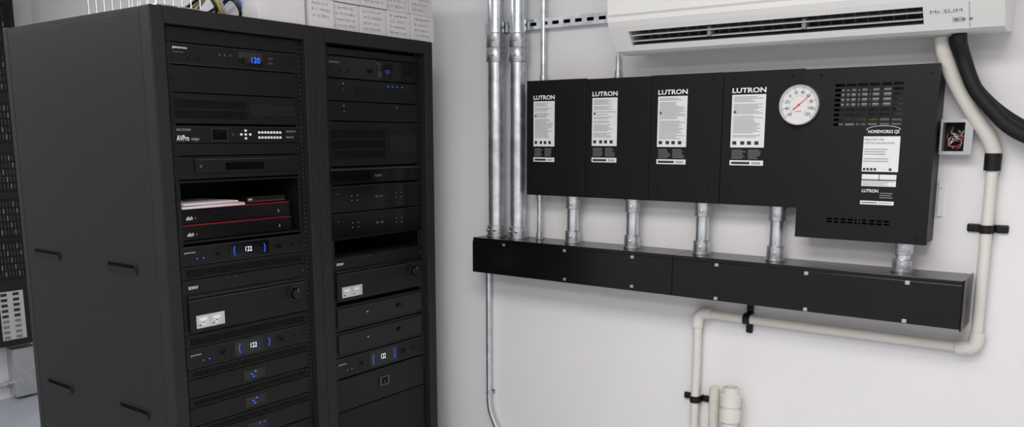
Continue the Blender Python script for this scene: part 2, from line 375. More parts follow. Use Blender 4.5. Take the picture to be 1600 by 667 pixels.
def receiver(label, bay, v0, v1):
    d = Dev('av_receiver', label, 'receiver', bay, v0, v1, M.dev, .36, 'rack mounted receivers')
    d.letters('SONY', .045, .115, .83, .885, M.inkw, .01)
    m = d.mb(); m.box(d.a(.03), d.a(.985), d.b(.66), d.b(.72), 0, .006, M.gloss, .001); m.box(d.a(.03), d.a(.985), d.b(.03), d.b(.64), 0, .008, M.dev, .002)
    m.box(d.a(.035), d.a(.98), d.b(.622), d.b(.635), .0075, .0086, M.edge); m.build('front_panel', d.t)
    k = d.mb(); r = .021
    k.rev((d.a(.87), d.b(.42), .008), (0,0,1), [(0,r*1.12),(.002,r*1.12)], M.edge, 32); k.rev((d.a(.87), d.b(.42), .010), (0,0,1), [(0,r),(.016,r*.95),(.018,r*.88)], M.gloss, 32)
    k.box(d.a(.87)-.001, d.a(.87)+.001, d.b(.42)+.006, d.b(.42)+.018, .028, .0285, M.inkg); k.build('volume_knob', d.t)
    m = d.mb(); m.box(d.a(.075), d.a(.285), d.b(.10), d.b(.34), .008, .0086, M.silver)
    for f in (.088, .186):
        m.box(d.a(f), d.a(f+.078), d.b(.13), d.b(.31), .0086, .009, M.sheet)
        m.box(d.a(f+.012), d.a(f+.066), d.b(.24), d.b(.285), .009, .0093, M.label); m.box(d.a(f+.03), d.a(f+.048), d.b(.15), d.b(.235), .009, .0093, M.label)
        m.box(d.a(f+.034), d.a(f+.044), d.b(.185), d.b(.215), .0093, .0095, M.inkk); m.box(d.a(f+.004), d.a(f+.02), d.b(.145), d.b(.165), .009, .0093, M.inkk)
    m.build('sticker', d.t, 'silver sticker with two pale squares')
    for f in (.34, .40): d.led(f, .95, M.inkg, .003, .002)
    k = d.mb(); k.rev((d.a(.965), d.b(.86), 0), (0,0,1), [(0,.004),(.003,.0036)], M.edge, 14); k.build('power_button', d.t)
    return d
receiver('large black receiver with a big volume knob in the left rack', 'A', 425.5, 506)
vent('vent panel right below the large receiver in the left rack', 'A', 506.5, 527, 72, 1)
conditioner('power conditioner with white 122 readout low in the left rack', 'A', 527.5, 557)
vent('vent panel right below the lower 122 readout of the left rack', 'A', 557.5, 572, 72, 1)
def amp(label, bay, v0, v1, lm, pos, group):
    d = Dev('amplifier', label, 'amplifier', bay, v0, v1, M.dev, group=group)
    m = d.mb(); m.box(d.a(.02), d.a(.98), d.b(.86), d.b(.92), 0, .0012, M.rail); m.build('top_trim', d.t)
    m = d.mb(); m.box(d.a(.42), d.a(.60), d.b(.2), d.b(.75), 0, .0012, M.glass, .0005); m.build('logo_plate', d.t)
    for f, g in pos:
        k = d.mb(); k.box(d.a(f)-.003, d.a(f)+.003, d.b(g)-.0014, d.b(g)+.0014, .0012, .0022, lm); k.build('indicator_light', d.t)
    return d
g3 = 'amplifiers with small blue lights'
amp('black amplifier with small blue lights, uppermost of three in left rack', 'A', 572.5, 600, M.blue, [(.485,.5),(.515,.62),(.50,.34)], g3)
vent('slotted strip between the two blue lit amplifiers of the left rack', 'A', 600.5, 614, 72, 1)
amp('black amplifier with small blue lights, middle of three in left rack', 'A', 614.5, 642, M.blue, [(.485,.5),(.515,.62),(.50,.34)], g3)
vent('slotted strip under the middle blue lit amplifier', 'A', 642.5, 654, 72, 1)
amp('black amplifier at the picture bottom, lowest of three in left rack', 'A', 654.5, 684, M.bluedim, [(.53,.62),(.57,.62)], g3)
blank('tall blank panel closing the bottom of the left rack', 'A', 685, None)
# ---- right rack, from the top
blank('narrow blank panel at the very top of the right rack', 'B', 81, 92)
d = Dev('power_conditioner', 'dark power conditioner with dim blue readout, top of the right rack', 'power conditioner', 'B', 93, 126, M.gloss)
d.letters('panamax', .04, .14, .64, .75, M.inkg)
m = d.mb(); m.box(d.a(.52), d.a(.70), d.b(.16), d.b(.86), 0, .0008, M.glass); m.build('display_window', d.t)
m = d.mb(); m.text('121', d.a(.61), d.a(.66), d.b(.39), d.b(.57), .0012, M.bluedim); m.build('display_digits', d.t)
for f in (.46, .86): d.knob(f, .45, .008)
for f in (.15, .22): d.knob(f, .34, .005, d=.005)
g4 = 'network switches high in the right rack'
def switch(label, v0, v1, leds):
    d = Dev('network_switch', label, 'switch', 'B', v0, v1, M.dev, group=g4)
    m = d.mb(); m.box(d.a(.30), d.a(.88), d.b(.2), d.b(.70), 0, .0012, M.vent)
    for i in range(12): m.box(d.a(.32+.046*i), d.a(.32+.046*i)+.013, d.b(.28), d.b(.62), .0012, .002, M.chassis)
    m.build('port_block', d.t)
    for f, g in leds: d.led(f, g, M.blue, .005, .003)
    d.led(.17, .5, M.inkg, .006, .002); return d
switch('dark network switch with a row of blue lights on the right, upper one', 127, 160, [(.64,.80),(.69,.80),(.74,.80),(.80,.80),(.17,.80)])
switch('dark network switch with a single blue light on the right, lower one', 161, 190, [(.73,.80),(.17,.8)])
vent('tall vent panel under the network switches of the right rack', 'B', 191, 258, 44, 3, (.04,.60), (.64,.95,.30,.72))
d = Dev('disc_player', 'slim glossy black player with a bright top edge in the right rack', 'player', 'B', 260, 285, M.gloss)
m = d.mb(); m.box(d.a(.01), d.a(.99), d.b(.84), d.b(.93), 0, .003, M.edge, .0008); m.build('top_trim', d.t)
m = d.mb(); m.box(d.a(.04), d.a(.42), d.b(.2), d.b(.66), 0, .0015, M.glass); m.build('disc_tray', d.t)
d.letters('SONY', .47, .55, .36, .50, M.inkg)
def dotted(label, v0, v1):
    d = Dev('amplifier', label, 'amplifier', 'B', v0, v1, M.gloss, group='amplifiers with clusters of small dots')
    for f in (.22, .28, .70, .76):
        for g in (.42, .60): d.led(f, g, M.inkg, .005, .0025)
    d.letters('o o', .47, .55, .48, .54, M.inkg); d.led(.08, .7, M.inkg, .004, .002)
    m = d.mb(); m.box(d.a(.01), d.a(.99), d.b(.93), d.b(.97), 0, .0015, M.rail); m.build('top_trim', d.t)
dotted('dark amplifier with clusters of grey dots just under the slim glossy player', 287, 327)
dotted('dark amplifier with clusters of grey dots above the gap in the right rack', 328, 368)
receiver('black receiver with a volume knob and silver sticker in the right rack', 'B', 394, 461)
def plainamp(label, v0, v1):
    d = Dev('amplifier', label, 'amplifier', 'B', v0, v1, M.dev, group='amplifiers with one orange light')
    m = d.mb(); m.box(d.a(.03), d.a(.97), d.b(.14), d.b(.9), 0, .004, M.gloss, .001); m.build('front_panel', d.t)
    k = d.mb(); k.box(d.a(.335), d.a(.335)+.005, d.b(.55), d.b(.55)+.003, .004, .005, M.orange); k.build('indicator_light', d.t)
    k = d.mb(); k.rev((d.a(.70), d.b(.55), .004), (0,0,1), [(0,.009),(.008,.0085)], M.dev); k.build('knob', d.t)
plainamp('black amplifier with one orange light just below the right rack receiver', 466, 504)
plainamp('black amplifier with one orange light just above the lowest 122 readout', 505, 543)
conditioner('power conditioner with white 122 readout in the right rack', 'B', 544, 574)
d = Dev('rack_storage_unit', 'black rack storage unit with a small square latch low in right rack', 'storage unit', 'B', 576, 624, M.dev)
m = d.mb(); m.holes(d.a(.46), d.a(.57), d.b(.42), d.b(.72), [(d.a(.48), d.a(.55), d.b(.47), d.b(.67))], 0, .004, M.edge); m.quad(d.a(.48), d.a(.55), d.b(.47), d.b(.67), .0006, M.void)
m.box(d.a(.505), d.a(.525), d.b(.5), d.b(.57), .0006, .004, M.edge); m.build('latch', d.t)
blank('tall blank panel closing the bottom of the right rack', 'B', 625, None)
# ---------------------------------------------------------------- cartons and cables on top of the racks
def scribble(m, a0, a1, b, h, c, k):
    a = a0; 
    while a < a1:
        for _ in range(2):
            x = a+random.uniform(0, .004); dx = random.uniform(-.004, .004); w = .0009
            y0_ = b+random.uniform(0, h*.3); y1_ = b+h*random.uniform(.6, 1)
            if random.random() < .35: m.add([(x,b+h*.5,c),(x+.006,b+h*.5+dx*.4,c),(x+.006,b+h*.5+w*1.3+dx*.4,c),(x,b+h*.5+w*1.3,c)], [(0,1,2,3)], k)
            else: m.add([(x,y0_,c),(x+w,y0_,c),(x+w+dx,y1_,c),(x+dx,y1_,c)], [(0,1,2,3)], k)
        a += random.choice((.007,.007,.008,.013))
def carton(label, a0, a1, z0, z1, X, depth, lines, group):
    t = thing('carton', label, 'box', (X-depth/2, (a0+a1)/2, z0), group)
    m = MB(Rk(X)); m.box(a0+.0007, a1-.0007, z0, z1, -depth, 0, M.card, .0012); m.build('box', t)
    m = MB(Rk(X)); zz = z1-.022
    for i in range(lines): scribble(m, a0+.014, a1-.016-random.uniform(0,.02), zz, .012, .0005, M.inkk); zz -= .019
    if lines: m.build('handwriting', t)
    m = MB(Rk(X)); m.box(a0+.0007, a1-.0007, z1, z1+.0006, -depth*.55, -depth*.45, M.inkm); m.build('tape', t)
XC = XF-.01
b0_ = [pr(u, v, XC)[0] for u, v in ((403,20),(477,25),(482,25),(522,28),(565,32),(606,36),(643,40),(678,44))]
carton('large plain white carton on the left rack, leftmost of the cartons', b0_[0], b0_[1], ZT+.0005, ZT+.23, XC, .3, 0, 'white cartons on the rack tops')
names = ['next to the large plain one', 'second after the large plain one', 'in the middle of its row', 'second from the wall', 'nearest to the wall']
for r, rn in ((0, 'bottom row'), (1, 'upper row')):
    for i in range(5):
        carton('white carton with handwriting, %s, %s' % (rn, names[i]), b0_[2+i]+.0008, b0_[3+i]-.0008, ZT+.0005+r*.0925, ZT+.091+r*.0925, XC-.004*((i*3+r*2) % 4), .26, 4 if i else 3, 'white cartons on the rack tops')
t = thing('wire_basket', 'small galvanised wire basket on top of the left rack', 'basket', (XF-.28, YN+.13, ZT))
for k in range(2):
    m = MB(); m.tube([(XF-.1-.3*k, YN+.06, ZT+.004), (XF-.1-.3*k, YN+.20, ZT+.004)], .0035, M.zinc, 8); m.build('foot_rod', t)
for y in (YN+.06, YN+.13, YN+.20):
    for z in ((.01,.10) if y != YN+.13 else (.01,)):
        m = MB(); m.tube([(XF-.06, y, ZT+z), (XF-.45, y, ZT+z)], .003, M.zinc, 8); m.build('long_wire', t)
for i in range(9):
    x = XF-.065-.045*i
    m = MB(); m.tube([(x, YN+.06, ZT+.10), (x, YN+.06, ZT+.012), (x, YN+.20, ZT+.012), (x, YN+.20, ZT+.10)], .0025, M.zinc, 8); m.build('cross_wire', t)
cabs = [('black', M.cblk), ('yellow', M.cyel), ('grey', M.cgry), ('black', M.cblk), ('blue', M.cblu), ('black', M.cblk), ('yellow', M.cyel), ('black', M.cblk)]
for i, (cn, cm) in enumerate(cabs):
    yy = YN+.235+.028*i; x = XF-.07-.02*(i % 3)
    pts = spline([(x-.25, yy-.01, ZT+.006), (x-.12, yy-.005, ZT+.03), (x-.02, yy, ZT+.06+.012*(i % 3)), (x, yy+.02, ZT+.03), (x-.02, yy+.034, ZT+.0055)], 6)
    m = MB(); m.tube(pts, .005, cm, 8)
    lab = {'black': 'looped black cable lying on the left rack top', 'yellow': 'looped yellow cable lying on the left rack top', 'grey': 'looped grey cable on the left rack top', 'blue': 'looped blue cable on the left rack top'}[cn]
    tag(m.build('cable'), lab, 'cable', cn+' cables on the left rack')
# ---------------------------------------------------------------- wall panels
ZP1 = 1.65+.200; ZP0 = 1.65-.206; YP = 2.5
def screw(par, T, a, b, c, r=.0045, m_=None):
    m = MB(T); m.rev((a, b, c), (0,0,1), [(0,r),(.0012,r),(.0025,r*.7)], m_ or M.screw, 12); m.box(a-r*.7, a+r*.7, b-.0005, b+.0005, c+.0025, c+.0028, M.void); m.build('screw', par)
def sticker(par, u0, v0, u1, v1, Y, head='LUTRON'):
    a0, b1 = pw(u0, v0, Y); a1, b0 = pw(u1, v1, Y); h = b1-b0; w = a1-a0; fb = lambda t: b1-t*h; fa = lambda t: a0+t*w
    m = MB(W(Y)); m.text(head, fa(.0), fa(1.0), fb(.078), fb(.014), .0008, M.inkw, .025); m.build('lettering', par)
    m = MB(W(Y)); m.box(a0, a1, fb(.77), fb(.10), 0, .0006, M.label)
    t = .125
    while t < .66:
        m.quad(fa(.06), fa(random.uniform(.6,.95)), fb(t+.010), fb(t), .0009, M.inkm); t += .019 if random.random() < .85 else .036
    m.quad(fa(.06), fa(.14), fb(.335), fb(.305), .0010, M.cblu)
    for f in (.06, .3, .5, .72): m.quad(fa(f), fa(f+.12), fb(.735), fb(.69), .0009, M.inkk)
    m.box(a0, a1, fb(1), fb(.935), 0, .0006, M.label); m.quad(fa(.05), fa(.6), fb(.985), fb(.955), .0009, M.inkk); m.quad(fa(.66), fa(.92), fb(.985), fb(.955), .0009, M.inkm)
    for i in range(6):
        m.quad(fa(.05), fa(random.uniform(.35,.48)), fb(.80+.021*i+.009), fb(.80+.021*i), .0008, M.inkg); m.quad(fa(.54), fa(random.uniform(.8,.95)), fb(.80+.021*i+.009), fb(.80+.021*i), .0008, M.inkg)
    m.build('label', par)
xl = onY(823, 200, YP).x; xr = onY(1253, 200, YP).x; pwid = (xr-xl)/4
st = [(834,148,866,253), (926,142,963,254), (1029,139,1071,257), (1145,136,1192,259)]
pl = ['leftmost black dimmer panel beside the two tall steel conduits', 'second black dimmer panel from the tall steel conduits', 'third black dimmer panel from the tall steel conduits', 'fourth black dimmer panel, its edge under the left half of the dial thermometer']
for i in range(4):
    a0 = xl+i*pwid; a1 = a0+pwid-.001
    t = thing('dimmer_panel', pl[i], 'electrical panel', ((a0+a1)/2, YW-.05, ZP0), 'row of four black dimmer panels')
    T = W(YW); m = MB(T); m.box(a0+.006, a1-.006, ZP0+.004, ZP1-.004, 0, .082, M.panel, .002); m.build('enclosure', t)
    dz = (.0, .003, .0015, .002)[i]
    m = MB(T); m.box(a0, a1, ZP0, ZP1-dz, .0822, .1, M.panel, .002); m.build('cover', t)
    for aa in (a0+.035, a1-.035):
        for bb in (ZP1-.022, ZP0+.05): screw(t, T, aa, bb, .1, .0035, M.panel)
    sticker(t, *st[i], YP)
# the larger vented panel
YQ = 2.485; XQ0 = xr+.001; XQ1 = onY(1466, 150, YQ).x; ZQ1 = 1.65+.194; ZQ0 = 1.65-.2905
t = thing('processor_panel', 'largest black panel with slotted vents, right of the dial thermometer', 'electrical panel', ((XQ0+XQ1)/2, YW-.05, ZQ0))
T = W(YW)
m = MB(T)
for (p, q, r, s) in ((XQ0+.004, XQ0+.007, ZQ0+.004, ZQ1-.004), (XQ1-.007, XQ1-.004, ZQ0+.004, ZQ1-.004), (XQ0+.007, XQ1-.007, ZQ0+.004, ZQ0+.007), (XQ0+.007, XQ1-.007, ZQ1-.007, ZQ1-.004)):
    m.box(p, q, r, s, 0, .0978, M.panel)
m.box(XQ0+.007, XQ1-.007, ZQ0+.007, ZQ1-.007, 0, .003, M.panel); m.build('enclosure', t)
hl = []
g0, h1 = pw(1306, 128, YQ); g1, h0 = pw(1411, 196, YQ)
nr, nc = 9, 6; pb = (h1-h0)/nr; pa = (g1-g0)/nc
for r in range(nr):
    for c in range(nc): hl.append((g0+c*pa, g0+c*pa+pa*.84, h0+r*pb, h0+r*pb+pb*.55))
q0, k1 = pw(1292, 338, YQ); q1, k0 = pw(1392, 353, YQ)
qa = (q1-q0)/9; qb = (k1-k0)/2
for r in range(2):
    for c in range(9): hl.append((q0+c*qa, q0+c*qa+qa*.75, k0+r*qb, k0+r*qb+qb*.6))
m = MB(T); m.holes(XQ0, XQ1, ZQ0, ZQ1, hl, .111, .115, M.panel)
for (p, q, r, s) in ((XQ0, XQ0+.003, ZQ0, ZQ1), (XQ1-.003, XQ1, ZQ0, ZQ1), (XQ0+.003, XQ1-.003, ZQ0, ZQ0+.003), (XQ0+.003, XQ1-.003, ZQ1-.003, ZQ1)):
    m.box(p, q, r, s, .098, .111, M.panel)
m.build('cover', t)
m = MB(T); m.box(g0-.01, g1+.01, h0-.02, h1+.02, .02, .024, M.board)
for i in range(5): m.box(g0+.012+i*.028, g0+.034+i*.028, h0+.05, h1-.02, .024, .095, M.term, .001)
m.box(g0, g1, h0+.002, h0+.012, .024, .06, M.term)
m.build('circuit_board', t)
m = MB(T)
for i in range(5): m.tube(spline([(q0+.01+i*.03, k0-.02, .03), (q0+.03+i*.025, k0+.012, .09), (q0+.05+i*.02, k1+.03, .05)], 5), .003, (M.cgry, M.cblk, M.term)[i % 3], 8)
m.build('inner_wire', t)
for i in range(2):
    m = MB(T); m.tube(spline([(g0+.06, h0+.004, .08), (g0+.10+.02*i, h0+.018, .1), (g1-.01, h0+.008+.006*i, .09)], 5), .003, (M.cyel, M.term)[i], 8); m.build('inner_wire', t)
for (u, v) in ((1283,117),(1455,113),(1265,362),(1432,374)): a, b = pw(u, v, YQ); screw(t, T, a, b, .115, .0035, M.panel)
Y = YQ
def R4(u0, v0, u1, v1): a0, b1 = pw(u0, v0, Y); a1, b0 = pw(u1, v1, Y); return a0, a1, b0, b1
m = MB(W(Y)); m.text('HOMEWORKS QS', *R4(1357, 203, 1405, 209), .0008, M.inkw, .015); m.build('lettering', t)
m = MB(W(Y)); a0, a1, b0, b1 = R4(1354, 195, 1408, 204)
m.tube(spline([(a0+.004, b0+.001, .001), (a0+.002, b0+.005, .001), (a0+.018, b0+.011, .001), (a0+.045, b1-.003, .001), (a1-.018, b0+.011, .001), (a1-.002, b0+.005, .001), (a1-.006, b0+.001, .001)], 6), .0006, M.inkw, 6)
m.build('emblem', t, 'thin white swoosh over the lettering')
m = MB(W(Y)); m.text('LUTRON', *R4(1347, 295, 1372, 301), .0014, M.inkw, .02); m.build('lettering', t)
a0, a1, b0, b1 = R4(1350, 213, 1403, 269)
m = MB(W(Y)); m.box(a0, a1, b0, b1, 0, .0006, M.label)
H = b1-b0; Wd = a1-a0
m.text('HQ-LV21-120', a0+.003, a0+Wd*.55, b1-.012, b1-.006, .0009, M.inkk, .01); m.text('LOW VOLTAGE ENCLOSURE', a0+.003, a0+Wd*.85, b1-.021, b1-.016, .0009, M.inkk)
for f in (.35,.42,.49,.62,.69): m.quad(a0+.003, a0+Wd*random.uniform(.6,.9), b1-H*(f+.03), b1-H*f, .0009, M.inkm)
for f in (.03,.13,.23,.33,.75): m.quad(a0+Wd*f, a0+Wd*(f+.07), b0+.003, b0+.010, .0009, M.inkk)
a0, a1, b0, b1 = R4(1347, 272, 1398, 312)
m.box(a0, a0+.045, b1-.014, b1, 0, .0006, M.label); m.box(a0+.047, a1, b1-.014, b1, 0, .0006, M.label)
m.box(a0, a1, b1-.033, b1-.017, 0, .0006, M.label)
for i in range(4): m.quad(a0+.002, a1-random.uniform(.004,.03), b1-.020-i*.0035, b1-.0185-i*.0035, .0009, M.inkm)
for i in range(3): m.quad(a0+.05, a1-random.uniform(.002,.012), b0+.003+i*.006, b0+.0055+i*.006, .0009, M.inkg)
a0, a1, b0, b1 = R4(1344, 313, 1396, 321)
m.box(a0, a1, b0, b1, 0, .0006, M.label); m.quad(a0+.003, a0+.045, b0+.004, b1-.004, .0009, M.inkk); m.quad(a0+.05, a1-.006, b0+.004, b1-.004, .0009, M.inkm)
m.build('label', t)
# ---------------------------------------------------------------- dial thermometer
ca, cb = pw(1249, 164, YQ-.008); R = .0585
t = thing('dial_thermometer', 'round white dial thermometer with a red pointer on black panels', 'thermometer', (ca, YQ, cb))
Tt = W(YQ-.0003)
m = MB(Tt); m.rev((ca, cb, 0), (0,0,1), [(0,R*.95),(.003,R),(.012,R),(.0155,R*.97),(.0155,R*.92),(.0125,R*.91)], M.silver, 56); m.build('bezel', t)
m = MB(Tt); m.rev((ca, cb, .0126), (0,0,1), [(0,R*.915),(.0004,R*.915)], M.dial, 56); m.build('dial_face', t)
m = MB(Tt); vals = [-60,-40,-20,0,20,40,60,80,100,120]
for i in range(91):
    an = rad(225-270*i/90); L = .11 if i % 10 == 0 else .06; w = .0004 if i % 10 else .0007
    x, y = math.cos(an), math.sin(an); r1 = R*.89; r0 = r1-R*L
    m.add([(ca+x*r0-y*w, cb+y*r0+x*w, .0133), (ca+x*r0+y*w, cb+y*r0-x*w, .0133), (ca+x*r1+y*w, cb+y*r1-x*w, .0133), (ca+x*r1-y*w, cb+y*r1+x*w, .0133)], [(0,1,2,3)], M.inkk)
    if i % 2 == 0:
        r1 = R*.48; r0 = r1-R*(.07 if i % 10 == 0 else .04)
        m.add([(ca+x*r0-y*w, cb+y*r0+x*w, .0133), (ca+x*r0+y*w, cb+y*r0-x*w, .0133), (ca+x*r1+y*w, cb+y*r1-x*w, .0133), (ca+x*r1-y*w, cb+y*r1+x*w, .0133)], [(0,1,2,3)], M.inkm)
for i, v in enumerate(vals):
    an = rad(225-30*i); x, y = ca+math.cos(an)*R*.63, cb+math.sin(an)*R*.63; s = str(v); w = .0052*len(s)
    m.text(s, x-w/2, x+w/2, y-.0046, y+.0046, .0133, M.inkk, .01)
m.build('dial_marks', t)
m = MB(Tt); an = rad(40); x, y = math.cos(an), math.sin(an)
pts = [(-.36, -.035), (-.36, .035), (.0, .024), (.72, .007), (.72, -.007), (0, -.024)]
m.add([(ca+R*(p*x-q*y), cb+R*(p*y+q*x), .0145) for p, q in pts][::-1], [(0,1,2,3,4,5)], M.redpt)
m.rev((ca, cb, .0134), (0,0,1), [(0,.0035),(.002,.003)], M.redpt, 16); m.build('pointer', t)
m = MB(Tt); m.quad(ca-R*.16, ca+R*.14, cb-R*.34, cb-R*.29, .0134, M.redlt); m.build('dial_print', t, 'red print on the dial')
# ---------------------------------------------------------------- black wireway along the wall
ZG1 = 1.65-.374; ZG0 = 1.65-.507; YG = 2.45
gx0 = onY(738, 395, YG).x; gxm = onY(1050, 430, YG).x; gx1 = onY(1502, 480, YG).x
scr = [[(787,374),(882,380),(988,394),(882,436),(987,447)], [(1120,408),(1118,466),(1260,424),(1258,484),(1418,441),(1412,508)]]
for i, (a0, a1, lab) in enumerate(((gx0, gxm, 'left half of the long black wireway, under the tall steel conduits'), (gxm, gx1, 'right half of the long black wireway, ending beside the white drain pipe'))):
    t = thing('wireway', lab, 'wireway', ((a0+a1)/2, YW-.075, ZG0), 'black wireway sections')
    T = W(YW)
    m = MB(T); m.box(a0+.0005, a1-.0005, ZG0, ZG1, 0, .146, M.trough, .0015); m.build('trough', t)
    m = MB(T); m.box(a0+.001, a1-.001, ZG0+.001, ZG1-.012, .1462, .15, M.trough, .0012); m.build('cover', t)
    if i == 1:
        m = MB(T); m.box(a1-.0004, a1+.004, ZG0-.004, ZG1+.003, 0, .150, M.trough, .001); m.build('end_cap', t)
    for (u, v) in scr[i]:
        a, b = pw(u, v, YG); b = max(min(b, ZG1-.018), ZG0+.008)
        m = MB(T); m.box(a-.006, a+.006, b-.005, b+.005, .15, .1515, M.zincd, .0005); m.rev((a, b, .1515), (0,0,1), [(0,.0045),(.002,.004)], M.screw, 12); m.build('screw', t)
# ---------------------------------------------------------------- steel conduits
YC = 2.535
for (u, lab) in ((775.5, 'tall thick steel conduit nearest the racks'), (809, 'tall thick steel conduit nearest the dimmer panels')):
    x = onY(u, 345, YC).x; r = .0305
    t = thing('steel_conduit', lab, 'conduit', (x, YC, ZG1), 'two tall thick conduits')
    m = MB(); m.tube([(x, YC, ZG1+.012), (x, YC, ZC-.002)], r, M.zinc, 28); m.build('pipe', t)
    zc1 = onY(u, 52, YC).z; zc0 = onY(u, 98, YC).z
    m = MB(); m.rev((x, YC, zc0), (0,0,1), [(0,r+.001),(.001,r+.004),(.004,r+.0055),((zc1-zc0)*.47,r+.0055),((zc1-zc0)*.5,r+.0035),((zc1-zc0)*.53,r+.0055),(zc1-zc0-.004,r+.0055),(zc1-zc0,r+.001)], M.zincd, 28); m.build('coupling', t)
    for z in (zc0+.025, zc1-.025):
        m = MB(); m.rev((x+.012, YC-r-.003, z), (0,-1,0), [(0,.006),(.006,.006),(.007,.004)], M.screw, 8); m.build('set_screw', t)
    m = MB(); m.rev((x, YC, ZG1+.0005), (0,0,1), [(0,r+.007),(.006,r+.007),(.0065,r+.0045),(.042,r+.0045),(.044,r+.001)], M.zincd, 28); m.build('connector', t)
    for sx in (-.016, .016):
        m = MB(); m.rev((x+sx, YC-r+.002, ZG1+.026), (0,-1,0), [(0,.005),(.009,.005),(.010,.004)], M.screw, 8); m.build('set_screw', t)
# strut channel with slots, behind the conduits
x0s = onY(757, 44, 2.565).x; x1s = onY(955, 30, 2.565).x; zs0 = onY(850, 44, 2.565).z; zs1 = onY(850, 28, 2.565).z
t = thing('strut_channel', 'slotted steel strut channel fixed high on wall behind conduits', 'strut', ((x0s+x1s)/2, 2.58, zs0))
hl = []; a = x0s+.015
while a < x1s-.03: hl.append((a, a+.028, (zs0+zs1)/2-.006, (zs0+zs1)/2+.006)); a += .048
m = MB(W(YW)); m.holes(x0s, x1s, zs0, zs1, hl, .027, .030, M.zinc); m.build('web', t)
m = MB(W(YW)); m.box(x0s, x1s, zs0, zs0+.003, 0, .0268, M.zinc); m.box(x0s, x1s, zs1-.003, zs1, 0, .0268, M.zinc); m.quad(x0s, x1s, zs0+.003, zs1-.003, .001, M.void); m.build('flange', t)
# slim conduits
def slim(label, pts, r=.0105, strap=None, ends=(True, True)):
    t = thing('slim_conduit', label, 'conduit', pts[-1], 'slim steel conduits')
    m = MB(); m.tube(pts, r, M.zinc, 16); m.build('pipe', t)
    for e, k in ((0, ends[0]), (1, ends[1])):
        if k:
            p = Vector(pts[0 if e == 0 else -1]); q = Vector(pts[1 if e == 0 else -2]); dd = (q-p).normalized()
            m = MB(); m.rev(p+dd*.0005, dd, [(0,r+.006),(.004,r+.006),(.0042,r+.003),(.024,r+.003),(.025,r+.0005)], M.zincd, 16); m.build('connector', t)
    for (x, z) in (strap or []):
        m = MB(W(YW)); m.box(x-r-.018, x+r+.004, z-.008, z+.008, 0, .0025, M.zincd, .0008); m.rev((x-r-.010, z, .0025), (0,0,1), [(0,.004),(.0025,.003)], M.screw, 10)
        m.tube([(x-r-.002, z, .002), (x-r-.002, z, .02), (x-r*.5, z, .0345), (x+r*.5, z, .0345), (x+r+.002, z, .02), (x+r+.002, z, .002)], .0022, M.zincd, 6); m.build('strap', t)
ys = YW-.022
slim('slim steel conduit rising from the leftmost dimmer panel top', [(xl+.019, ys, ZC-.002), (xl+.019, ys, ZP1+.0005)], .0105, None, (False, True))
slim('slim steel conduit between leftmost dimmer panel bottom and wireway', [(xl+.024, YW-.05, ZP0-.0005), (xl+.024, YW-.05, ZG1+.0005)], .0095)
ZA = 1.65+.265
xb = onY(966, 100, ys).x
slim('slim steel conduit between the air conditioner and a dimmer panel', [(xb, ys, ZA+.012), (xb, ys, ZP1+.0005)], .0085, None, (False, True))
xc = onY(764, 540, ys).x
zst = onY(764, 612, ys).z
pts = [(xc, ys, ZG0-.0005), (xc, ys, onY(764, 618, ys).z)] + spline([(xc, ys, onY(764, 622, ys).z), (xc+.006, ys, onY(766, 640, ys).z), (xc+.035, ys, onY(775, 665, ys).z), (xc+.075, ys, onY(787, 690, ys).z)], 6)
pts += [(xc+.16, ys, pts[-1][2]-.10), (xc+.175, ys, pts[-1][2]-.16), (xc+.175, ys, .002)]
slim('slim steel conduit dropping below the wireway and bending right near the racks', pts, .0115, [(xc, zst)], (True, False))
# short nipples between panels and wireway
nl = ['first from the left', 'second from the left', 'third from the left', 'fourth from the left, beside the largest panel']
for i, (u, v) in enumerate(((895,340),(988,350),(1097,358),(1213,365),(1410,405))):
    x = onY(u, v, YC).x; zt = ZP0 if i < 4 else ZQ0; r = .0215; L = zt-ZG1
    lab = 'short steel conduit between dimmer panels and wireway, '+nl[i] if i < 4 else 'shortest steel conduit, under the largest black panel'
    t = thing('conduit_nipple', lab, 'conduit', (x, YC, ZG1), 'short conduits above the wireway')
    m = MB(); m.tube([(x, YC, ZG1+.01), (x, YC, zt-.008)], r, M.zinc, 24); m.build('pipe', t)
    cl = min(.045, L*.42)
    for z, sg in ((ZG1+.0005, 1), (zt-.0005, -1)):
        m = MB(); m.rev((x, YC, z), (0,0,sg), [(0,r+.008),(.005,r+.008),(.0055,r+.005),(cl-.002,r+.005),(cl,r+.001)], M.zincd, 24); m.build('connector', t)
        m = MB(); m.rev((x+.006, YC-r-.003, z+sg*cl*.55), (0,-1,0), [(0,.005),(.005,.005),(.006,.0035)], M.screw, 8); m.build('set_screw', t)
# ---------------------------------------------------------------- air conditioner
AX0 = onY(951, 25, 2.37).x; AX1 = onY(1567, 25, 2.37).x
OX0 = onY(985, 55, 2.40).x; OX1 = onY(1441, 45, 2.40).x
t = thing('air_conditioner', 'white wall mounted air conditioner above the black panels', 'air conditioner', ((AX0+AX1)/2, YW-.12, ZA))
full = [(0,.012),(.09,0),(.155,0),(.172,.007),(.226,.076),(.236,.092),(.240,.13),(.236,.25),(.222,.285),(.19,.30),(0,.30)]
cut = [(0,.012),(.09,0),(.155,0),(.172,.007),(.1845,.023),(.130,.050),(.160,.088),(.215,.062),(.226,.076),(.236,.092),(.240,.13),(.236,.25),(.222,.285),(.19,.30),(0,.30)]
def prism(m, prof, x0, x1, mm, dark=()):
    n = len(prof); vs = [(x, YW-.0005-d, ZA+z) for x in (x0, x1) for d, z in prof]
    for i in range(n):
        j = (i+1) % n; m.add([vs[i], vs[j], vs[n+j], vs[n+i]], [(0,1,2,3)], M.acd if i in dark else mm)
    m.add(vs, [list(range(n))[::-1], [n+i for i in range(n)]], mm)
